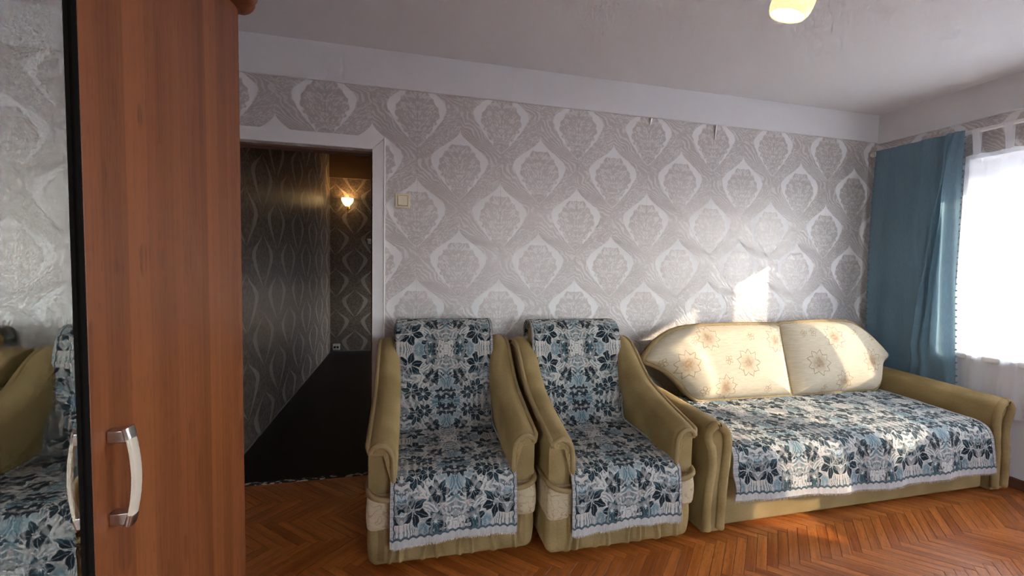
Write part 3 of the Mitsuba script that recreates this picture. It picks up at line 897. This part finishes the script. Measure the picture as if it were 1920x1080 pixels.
        rows.append(np.stack([xx, y + nn[0] * d, z + nn[1] * d + skew * .9 + .006 * np.sin(x * 12 + seed) * on_front * np.clip((.25 - vv[i]) / .25, 0, 1)], 1))
    G = np.array(rows)
    UV = np.stack([np.broadcast_to((su * (.30))[None], G.shape[:2]), np.broadcast_to(vv[:, None], G.shape[:2])], -1)
    m, uv = sheet(G, .006, UV)
    ck = 'chair_throw' if 'chair_throw' not in scene else 'chair_throw_001'
    add(ck, P(m), 'tapestry', True, uv=uv, label=cover_label, cat='throw', group='floral tapestry throws on the armchairs')
    # short fringe along the hem
    fr = []
    r = np.random.default_rng(int(seed * 10))
    for i in range(2, 128):
        for _ in range(2):
            f = i + r.uniform(-.5, .5)
            q = G[-1][int(i)] + np.array([r.uniform(-.002, .002), r.uniform(-.002, .001), .001])
            tip = q + np.array([r.uniform(-.003, .003), r.uniform(-.003, .001), -r.uniform(.006, .013)])
            fr.append(tube([q, (q + tip) / 2, tip], [.0011, .001, .0005], 3))
    add(ck + '__fringe', P(join(*fr)), 'fringe_thread', True, kind='stuff', label='pale thread fringe along the hem')
armchair((.211, 1.803, 0), -1.0, 'olive velour armchair nearest the doorway, its back wrapped by a floral throw', 'teal and cream floral tapestry throw draped over the armchair beside the doorway', -1)
armchair((.9565, 1.723, 0), -.5, 'olive velour armchair standing between the other armchair and the sofa', 'teal and cream floral tapestry throw draped over the armchair next to the sofa', 1)

# ---------------------------------------------------------------- sofa
SO = (1.375, 1.735, 0)
SEAM = 1.135
def lean(x, hgt, off):
    """cushion plane: hgt up along the lean, off forwards."""
    a = math.radians(16)
    y = .60 + hgt * math.sin(a) - off * math.cos(a)
    z = .452 + hgt * math.cos(a) + off * math.sin(a)
    return np.stack([x, y, z], -1)


def puff(outline, c, th, back, nr=22, pw=5.5):
    """pillow from a star-shaped outline about c; returns mesh and uv (x, height)."""
    n = len(outline)
    V, UV = [], []
    rho = np.sin(np.linspace(0, 1, nr) * math.pi / 2)
    for sgn, T_ in ((1, th), (-1, back)):
        for r in rho:
            p = c + (outline - c) * r
            o = sgn * T_ * (1 - r ** pw) ** .5 * (0.82 + 0.18 * (1 - r * r))
            V.append(lean(p[:, 0], p[:, 1], np.full(n, o))); UV.append(p)
    V = np.array(V); UV = np.array(UV)
    f1 = gridf(nr, n, wrap_m=True)
    f = np.vstack([f1, f1[:, ::-1] + nr * n])
    v, f = outward(V.reshape(-1, 3), f)
    return (v, f), UV.reshape(-1, 2)


def resample(p, n):
    p = np.asarray(p, float)
    q = np.vstack([p, p[:1]])
    s = np.concatenate([[0], np.cumsum(np.linalg.norm(np.diff(q, axis=0), axis=1))])
    t = np.linspace(0, s[-1], n, endpoint=False)
    return np.stack([np.interp(t, s, q[:, k]) for k in (0, 1)], 1)


def sofa():
    K = 'sofa'
    labels[K] = {'label': 'olive velour sofa with two cream floral back cushions under the window end of the wall', 'category': 'sofa'}
    P = lambda m: place(m, SO, 0)
    add(K + '__base', P(rbox((.135, .035, .012), (1.975, .88, .27), .02, (20, 10, 6), 3)), 'velour', True)
    add(K + '__seat', P(rbox((.150, .012, .245), (1.960, .72, .408), .05, (24, 12, 6), 4, lambda v: v + np.stack([0 * v[:, 0], 0 * v[:, 0], .03 * np.clip(v[:, 1] / .6, 0, 1) * (v[:, 2] > .33)], 1))), 'velour', True)
    for s in (0, 1):
        mir = lambda x: x if s == 0 else 2.115 - x
        rings, loops = [], {}
        ys = np.concatenate([[.004, .010, .022], np.linspace(.04, .84, 24), [.87]])
        for y in ys:
            t = .556 + .036 * np.clip(y / .7, 0, 1)
            q = .012 if y == .004 else .004 if y == .010 else 0
            prof = [(.028, .012), (.020, .10), (.026, .22), (.042, .33), (.036, .42), (.012, .49), (.014, t - .03), (.045, t), (.095, t - .002), (.138, t - .035), (.152, t - .10), (.146, .36), (.134, .22), (.130, .10), (.128, .012)]
            pr = spline(prof, 70)
            pr = pr + (np.array([.085, .3]) - pr) * q
            rings.append(np.stack([mir(pr[:, 0]), np.full(len(pr), y), pr[:, 1]], 1))
            if y == .004: loops['f'] = pr
        a = add(K + '__arm', P(loft(rings)), 'velour', 50)
        pr = loops['f'][1:-1]
        roll = np.stack([mir(pr[:, 0] + np.where(pr[:, 0] < .08, .014, -.014)), np.full(len(pr), -.004), np.minimum(pr[:, 1], 9) - .012 * (pr[:, 1] > .45)], 1)
        wob = 1 + .04 * np.sin(np.arange(len(roll)) * 1.9)
        add(a + '__front_roll', P(tube(roll, .021 * wob, 12)), 'velour', True, label='thick rolled border of the arm front')
    # back frame and cushions
    left = spline([(SEAM - .008, .0), (SEAM - .006, .24), (SEAM - .004, .462)], 12).tolist()
    left += spline([(SEAM - .03, .472), (.80, .474), (.46, .468), (.30, .440), (.18, .375), (.10, .298), (.078, .272)], 50).tolist()
    left += spline([(.085, .255), (.14, .235), (.22, .195), (.30, .125), (.36, .05), (.41, .012), (.46, .0)], 36).tolist()
    left += [[x, 0.0] for x in np.linspace(.52, SEAM - .04, 20)]
    right = spline([(SEAM + .008, .0), (SEAM + .006, .24), (SEAM + .004, .466)], 12)[::-1].tolist()
    right = [[x, 0.0] for x in np.linspace(SEAM + .04, 1.84, 20)][::-1]
    right = spline([(SEAM + .008, .0), (SEAM + .006, .24), (SEAM + .004, .468)], 12).tolist()
    right += spline([(SEAM + .03, .478), (1.40, .486), (1.68, .486), (1.80, .462), (1.92, .38), (2.00, .30), (2.045, .245)], 50).tolist()
    right += spline([(2.04, .225), (1.985, .19), (1.955, .13), (1.925, .06), (1.88, .015), (1.84, .0)], 36).tolist()
    right += [[x, 0.0] for x in np.linspace(1.80, SEAM + .04, 20)]
    for o, c in ((left, (.66, .235)), (right, (1.56, .235))):
        out = resample(o, 220)
        c = np.array(c)
        m, uv = puff(out, c, .105, .03)
        ck = add(K + '__back_cushion', P(m), 'cushion_fabric', True, uv=uv, label='cream floral back cushion with piped edge')
        big = c + (out - c) * 1.012
        add(ck + '__piping', P(tube(lean(big[:, 0], big[:, 1], np.full(len(big), .004)), 0.0165, 10, closed=True)), 'velour_piping', True, label='olive piping round the cushion')
        big = c + (out - c) * 1.035
        fr, _ = puff(big, c, .0, .115, 8, 8)
        f2 = place(fr, (0, .02, .0), 0)
        add(K + '__back_frame', P(f2), 'velour', True)
sofa()


def sofa_throw():
    P = lambda m: place(m, SO, 0)
    path = spline([(.70, .4475), (.60, .446), (.45, .4385), (.25, .4285), (.10, .421), (.04, .4145), (.004, .392), (-.012, .35), (-.018, .28), (-.023, .22), (-.028, .163)], 170)
    seg = np.concatenate([[0], np.cumsum(np.linalg.norm(np.diff(path, axis=0), axis=1))])
    vv = seg[-1] - seg
    n2 = np.stack([-np.gradient(path[:, 1]), np.gradient(path[:, 0])], 1); n2 /= np.linalg.norm(n2, axis=1, keepdims=True)
    xs = np.linspace(.168, 1.93, 330)
    rows = []
    for i in range(len(path)):
        y, z = path[i]
        drop = np.clip((.30 - vv[i]) / .28, 0, 1)
        q = np.stack([xs * 5, np.full_like(xs, vv[i] * 6), 0 * xs], 1)
        rip = .012 * (meshkit.fbm(q, 3, 4) - .5) * (1 - drop * .3) + .007 * np.sin(xs * 21 + 2 * np.sin(xs * 5)) * drop
        hem = drop * (.016 * np.sin(xs * 4.1 + .4) + .030 * (1.0 - xs) * .9 - .020)
        left = np.exp(-((xs - .17) / .03) ** 2)
        zz = z + n2[i][1] * np.abs(rip) + hem * .55
        yy = y + n2[i][0] * np.abs(rip) * (-1 if False else 1) - .016 * drop * (.5 + .5 * np.sin(xs * 17 + 1)) - .010 * drop
        rows.append(np.stack([xs + .012 * drop * np.sin(vv[i] * 30) * left, yy, zz + .004], 1))
    G = np.array(rows)
    UV = np.stack([np.broadcast_to((xs - 1.05 + 10.0)[None], G.shape[:2]), np.broadcast_to(vv[:, None], G.shape[:2])], -1)
    m, uv = sheet(G, .006, UV)
    add('sofa_throw', P(m), 'tapestry', True, uv=uv, label='large teal and cream floral tapestry throw spread over the sofa seat', cat='throw')
    fr = []
    r = np.random.default_rng(5)
    for i in range(1, 329):
        for _ in range(2):
            q = G[-1][i] + np.array([r.uniform(-.003, .003), r.uniform(-.002, .001), .001])
            tip = q + np.array([r.uniform(-.004, .004), r.uniform(-.003, .001), -r.uniform(.007, .016)])
            fr.append(tube([q, (q + tip) / 2, tip], [.0012, .001, .0005], 3))
    add('sofa_throw__fringe', P(join(*fr)), 'fringe_thread', True, kind='stuff', label='pale thread fringe along the hem')
sofa_throw()

# ---------------------------------------------------------------- curtains
RODX, RODZ = 3.53, 2.195
def curtains():
    K = 'curtain_rod'
    labels[K] = {'label': 'pale curtain rod running above the window', 'category': 'curtain rod'}
    add(K + '__pole', tube([(RODX, .1, RODZ), (RODX, 1.3, RODZ), (RODX, 2.652, RODZ)], .0135, 14), 'rod_paint', 40)
    add(K + '__end_cap', lathe_y((RODX, 2.652, RODZ), [(0, .012), (.017, .010), (.019, 0), (.017, -.016), (0, -.018)]), 'rod_paint', 40)
    for y in (2.60, 1.25):
        add(K + '__bracket', join(rbox((RODX - .008, y - .008, RODZ - .028), (XR, y + .008, RODZ - .014), .003, (2, 2, 2), 2), rbox((XR - .008, y - .02, RODZ - .055), (XR, y + .02, RODZ + .03), .003, (1, 2, 2), 2)), 'rod_paint', 30)
    # blue curtain: a flat left part and gathered folds towards its free edge
    w = np.linspace(0, 1, 220); z = np.linspace(0, 1, 120)
    Wg, Zg = np.meshgrid(w, z, indexing='ij')
    ztop = RODZ + .012
    zz = ztop - Zg * (ztop - .50)
    yl = 2.605 + .008 * np.sin(Zg * 5)
    edge = 2.062 - .035 * np.clip((Zg - .55) / .45, 0, 1)
    g = np.clip((Wg - .42) / .58, 0, 1)
    yy = yl + (edge - yl) * (Wg + .10 * g * (1 - g) * Zg)
    fold = .034 * np.sin(2 * math.pi * (Wg * 3.6 + .55 * Zg * (1 - Wg))) * (.25 + .75 * g) + .018 * np.sin(2 * math.pi * (Wg * 7.3 - .4 * Zg)) * g * (1 - .5 * Zg)
    fold += .034 * np.exp(-((Wg - .93 + .30 * Zg ** .8) / .022) ** 2) + .030 * np.exp(-((Wg - .86 + .34 * Zg) / .018) ** 2) - .016 * np.exp(-((Wg - .895 + .32 * Zg) / .016) ** 2)
    xx = RODX - .036 - fold * (.55 + .45 * np.clip(Zg * 4, 0, 1)) * .8
    low = np.clip((.78 - zz) / .12, 0, 1)
    xx = xx * (1 - low) + (3.512 + .35 * (xx - RODX + .036)) * low
    G = np.stack([xx, yy, zz], -1)
    v = G.reshape(-1, 3)
    add('blue_curtain', (v, gridf(220, 120)), 'blue_cloth', True, label='steel blue curtain hanging in the corner beside the window', cat='curtain')
    pom = []
    for e in (G[0], G[-1]):
        for i in range(3, 118, 3):
            s = trimesh.creation.icosphere(1, .0055)
            pom.append((np.array(s.vertices) + e[i] + np.array([0, .004 if e is G[0] else -.004, 0]), np.array(s.faces)))
    add('blue_curtain__pompom_trim', join(*pom), 'blue_cloth', True, kind='stuff', label='small pompoms along the curtain edges')
    hem = tube(G[:, 0], .006, 6)
    # sheer
    sheers = []
    for ya, yb in ((2.075, 1.125), (1.085, .20)):
        n, m = 170, 40
        w = np.linspace(0, 1, n); z = np.linspace(0, 1, m)
        Wg, Zg = np.meshgrid(w, z, indexing='ij')
        yy = ya + (yb - ya) * Wg
        zt = RODZ - .135 - .016 * np.abs(np.sin(math.pi * (yy - 2.02) / .155))
        zz = zt - Zg * (zt - .42)
        xx = RODX + .008 + .016 * np.sin(2 * math.pi * yy / .155 + .5 + .6 * Zg) * (.4 + .6 * Zg) + .007 * np.sin(2 * math.pi * yy / .061) * Zg
        first = ya > 2
        k = add('sheer_curtain', (np.stack([xx, yy, zz], -1).reshape(-1, 3), gridf(n, m)), 'sheer_cloth', True, cat='curtain', group='sheer curtains',
                label='white sheer curtain with tab loops hanging next to the blue curtain' if first else 'second white sheer curtain panel farther along the rod, beyond the slit')
        sheers.append((k, ya, yb))
    for y in np.arange(2.02, .3, -.155):
        a = np.linspace(-.5 * math.pi, 1.5 * math.pi, 24)
        loop = [(RODX + .0155 * math.cos(t), RODZ + .0155 * math.sin(t)) for t in np.linspace(-.15 * math.pi, 1.15 * math.pi, 18)]
        loop = [(RODX + .013, RODZ - .15)] + loop + [(RODX + .010, RODZ - .15)]
        lp = np.array(loop)
        g = np.stack([np.stack([lp[:, 0], np.full(len(lp), y + o), lp[:, 1]], 1) for o in (-.018, 0, .018)], 1)
        k = sheers[0][0] if y > 1.1 else sheers[1][0]
        add(k + '__tab', (g.reshape(-1, 3), gridf(g.shape[0], 3)), 'tab_cloth', True)


def lathe_y(o, prof):
    v, f = lathe(prof, 20)
    return np.stack([v[:, 0], -v[:, 2], v[:, 1]], 1) * np.array([1, -1, 1]) + np.array(o), f


scene['tab_cloth'] = {'type': 'principledthin', 'base_color': {'type': 'rgb', 'value': [0.82, 0.82, 0.84]}, 'roughness': 0.7, 'diff_trans': 0.9}
curtains()

# ---------------------------------------------------------------- lamps
def tilt(mesh, o, ax, deg):
    v, f = mesh
    M = trimesh.transformations.rotation_matrix(math.radians(deg), ax)[:3, :3]
    return (np.asarray(v)) @ M.T + np.asarray(o), f


def chandelier():
    K = 'chandelier'
    c = np.array([1.41, .985, 0])
    labels[K] = {'label': 'ceiling lamp with glowing cream glass shade', 'category': 'chandelier'}
    add(K + '__canopy', lathe([(0, 2.46), (.03, 2.462), (.06, 2.475), (.068, 2.499)], 28, c), 'brass', 40)
    add(K + '__stem', tube([c + [0, 0, 2.47], c + [0, 0, 2.38], c + [0, 0, 2.28]], .011, 12), 'brass', 40)
    add(K + '__hub', lathe([(0, 2.235), (.02, 2.24), (.034, 2.265), (.024, 2.295), (0, 2.30)], 24, c), 'brass', 40)
    prof = spline([(.016, .100), (.028, .092), (.048, .066), (.060, .032), (.064, 0.0), (.062, -.028), (.054, -.046)], 40)
    inner = prof[::-1] * np.array([.95, 1]) + np.array([0, .002])
    sh = lathe(np.vstack([prof, inner]), 40)
    for i, a in enumerate((130, 310)):
        d = np.array([math.cos(math.radians(a)), math.sin(math.radians(a)), 0])
        tip = c + d * .27 + [0, 0, 2.262]
        arm = spline([c + [0, 0, 2.262] + d * .02, c + d * .11 + [0, 0, 2.245], c + d * .21 + [0, 0, 2.278], tip], 30)
        ak = add(K + '__arm', tube(arm, .007, 10), 'brass', 40)
        ax = np.cross([0, 0, 1], d)
        o = tip - [0, 0, .098] + d * .016
        k = add(K + '__shade', tilt(sh, o, ax, -20), 'shade_glass', True, emitter={'type': 'area', 'radiance': {'type': 'rgb', 'value': [LAMP * 1.0, LAMP * .84, LAMP * .42]}}, label='glowing cream glass shade')
        b = trimesh.creation.icosphere(3, .03)
        add(k + '__bulb', (np.array(b.vertices) * [1, 1, 1.3] + o + [0, 0, .012], np.array(b.faces)), 'white_plastic', True, emitter={'type': 'area', 'radiance': {'type': 'rgb', 'value': [LAMP * 30, LAMP * 25, LAMP * 16]}})
LAMP = 0.034
chandelier()


def sconce():
    K = 'wall_sconce'
    labels[K] = {'label': 'small glowing sconce lamp on the far corridor wall', 'category': 'sconce'}
    o = np.array([-.785, CYE - .12, 2.11])
    add(K + '__back_plate', place(rbox((-.03, -.012, -.05), (.03, .0, .05), .01, (2, 1, 2), 2), (o[0], CYE, o[2] - .03), 0), 'brass', 40)
    add(K + '__arm', tube(spline([(o[0], CYE - .01, o[2] - .05), (o[0], CYE - .07, o[2] - .09), (o[0], o[1], o[2] - .05)], 20), .007, 8), 'brass', 40)
    n, m = 48, 18
    a = np.arange(n) * 2 * math.pi / n
    t = np.linspace(0, 1, m)[:, None]
    r = (.028 + .05 * np.sin(t * math.pi * .62)) * (1 + .10 * t * np.cos(5 * a))
    v = np.stack([r * np.cos(a), r * np.sin(a), np.broadcast_to(-.05 + .11 * t, r.shape)], -1) + o
    add(K + '__shade', (v.reshape(-1, 3), gridf(m, n, wrap_m=True)[:, ::SGN]), 'shade_glass', True, emitter={'type': 'area', 'radiance': {'type': 'rgb', 'value': [SC * 1.0, SC * .66, SC * .28]}}, label='glowing tulip shaped shade')
    b = trimesh.creation.icosphere(3, .032)
    add(K + '__bulb', (np.array(b.vertices) + o + [0, 0, .03], np.array(b.faces)), 'white_plastic', True, emitter={'type': 'area', 'radiance': {'type': 'rgb', 'value': [SC * 22, SC * 13, SC * 5]}})
    add(K + '__pull_cord', tube([o + [0, -.0, -.05], o + [0.004, 0, -.10], o + [.006, 0, -.17]], .004, 6), 'brown_paint', 40)
SC = 0.12
SGN = -1
sconce()

# ---------------------------------------------------------------- small fittings
def fittings():
    K = 'light_switch'
    labels[K] = {'label': 'ivory light switch on the wallpaper right of the doorway', 'category': 'light switch'}
    o = (-.016, D, 1.651)
    bars = [rbox((-.043, -.015, -.043), (-.029, 0, .043), .004, (1, 1, 2), 3), rbox((.029, -.015, -.043), (.043, 0, .043), .004, (1, 1, 2), 3),
            rbox((-.043, -.015, -.043), (.043, 0, -.030), .004, (2, 1, 1), 3), rbox((-.043, -.015, .030), (.043, 0, .043), .004, (2, 1, 1), 3), box((-.04, -.005, -.04), (.04, 0, .04))]
    add(K + '__plate', place(join(*bars), o, 0), 'ivory_plastic', 40)
    add(K + '__rocker', place(rbox((-.0265, -.020, -.0275), (.0265, -.006, .0275), .003, (2, 1, 2), 3, lambda v: v - np.stack([0 * v[:, 0], .12 * v[:, 2] * (v[:, 1] < -.012), 0 * v[:, 0]], 1)), o, 0), 'ivory_plastic', 40)
    K = 'wall_socket'
    labels[K] = {'label': 'small power socket low in the corner of the corridor end wall', 'category': 'socket'}
    o = (CX0 + .085, CYE, .06)
    add(K + '__plate', place(rbox((-.05, -.03, -.04), (.05, 0, .05), .008, (2, 1, 2), 3), o, 0), 'white_plastic', 40)
    for dx in (-.02, .02):
        add(K + '__outlet', place(lathe_y2(.015, .004), (o[0] + dx, CYE - .030, .065), 0), 'dark_edge', 40)
    K = 'junction_box'
    labels[K] = {'label': 'pale bracket like junction box on the corridor end wall', 'category': 'junction box'}
    o = (-.47, CYE, 1.58)
    add(K + '__box', place(rbox((-.05, -.05, -.03), (.12, 0, .03), .01, (2, 1, 2), 3), o, 0), 'white_plastic', 40)
    add(K + '__lid', place(rbox((-.06, -.062, .02), (.13, -.0, .04), .006, (2, 1, 1), 2), o, 0), 'white_plastic', 40)


def lathe_y2(r, d):
    v, f = lathe([(0, -d), (r, -d), (r, d), (0, d)], 16)
    return np.stack([v[:, 0], v[:, 2], v[:, 1]], 1), f


fittings()
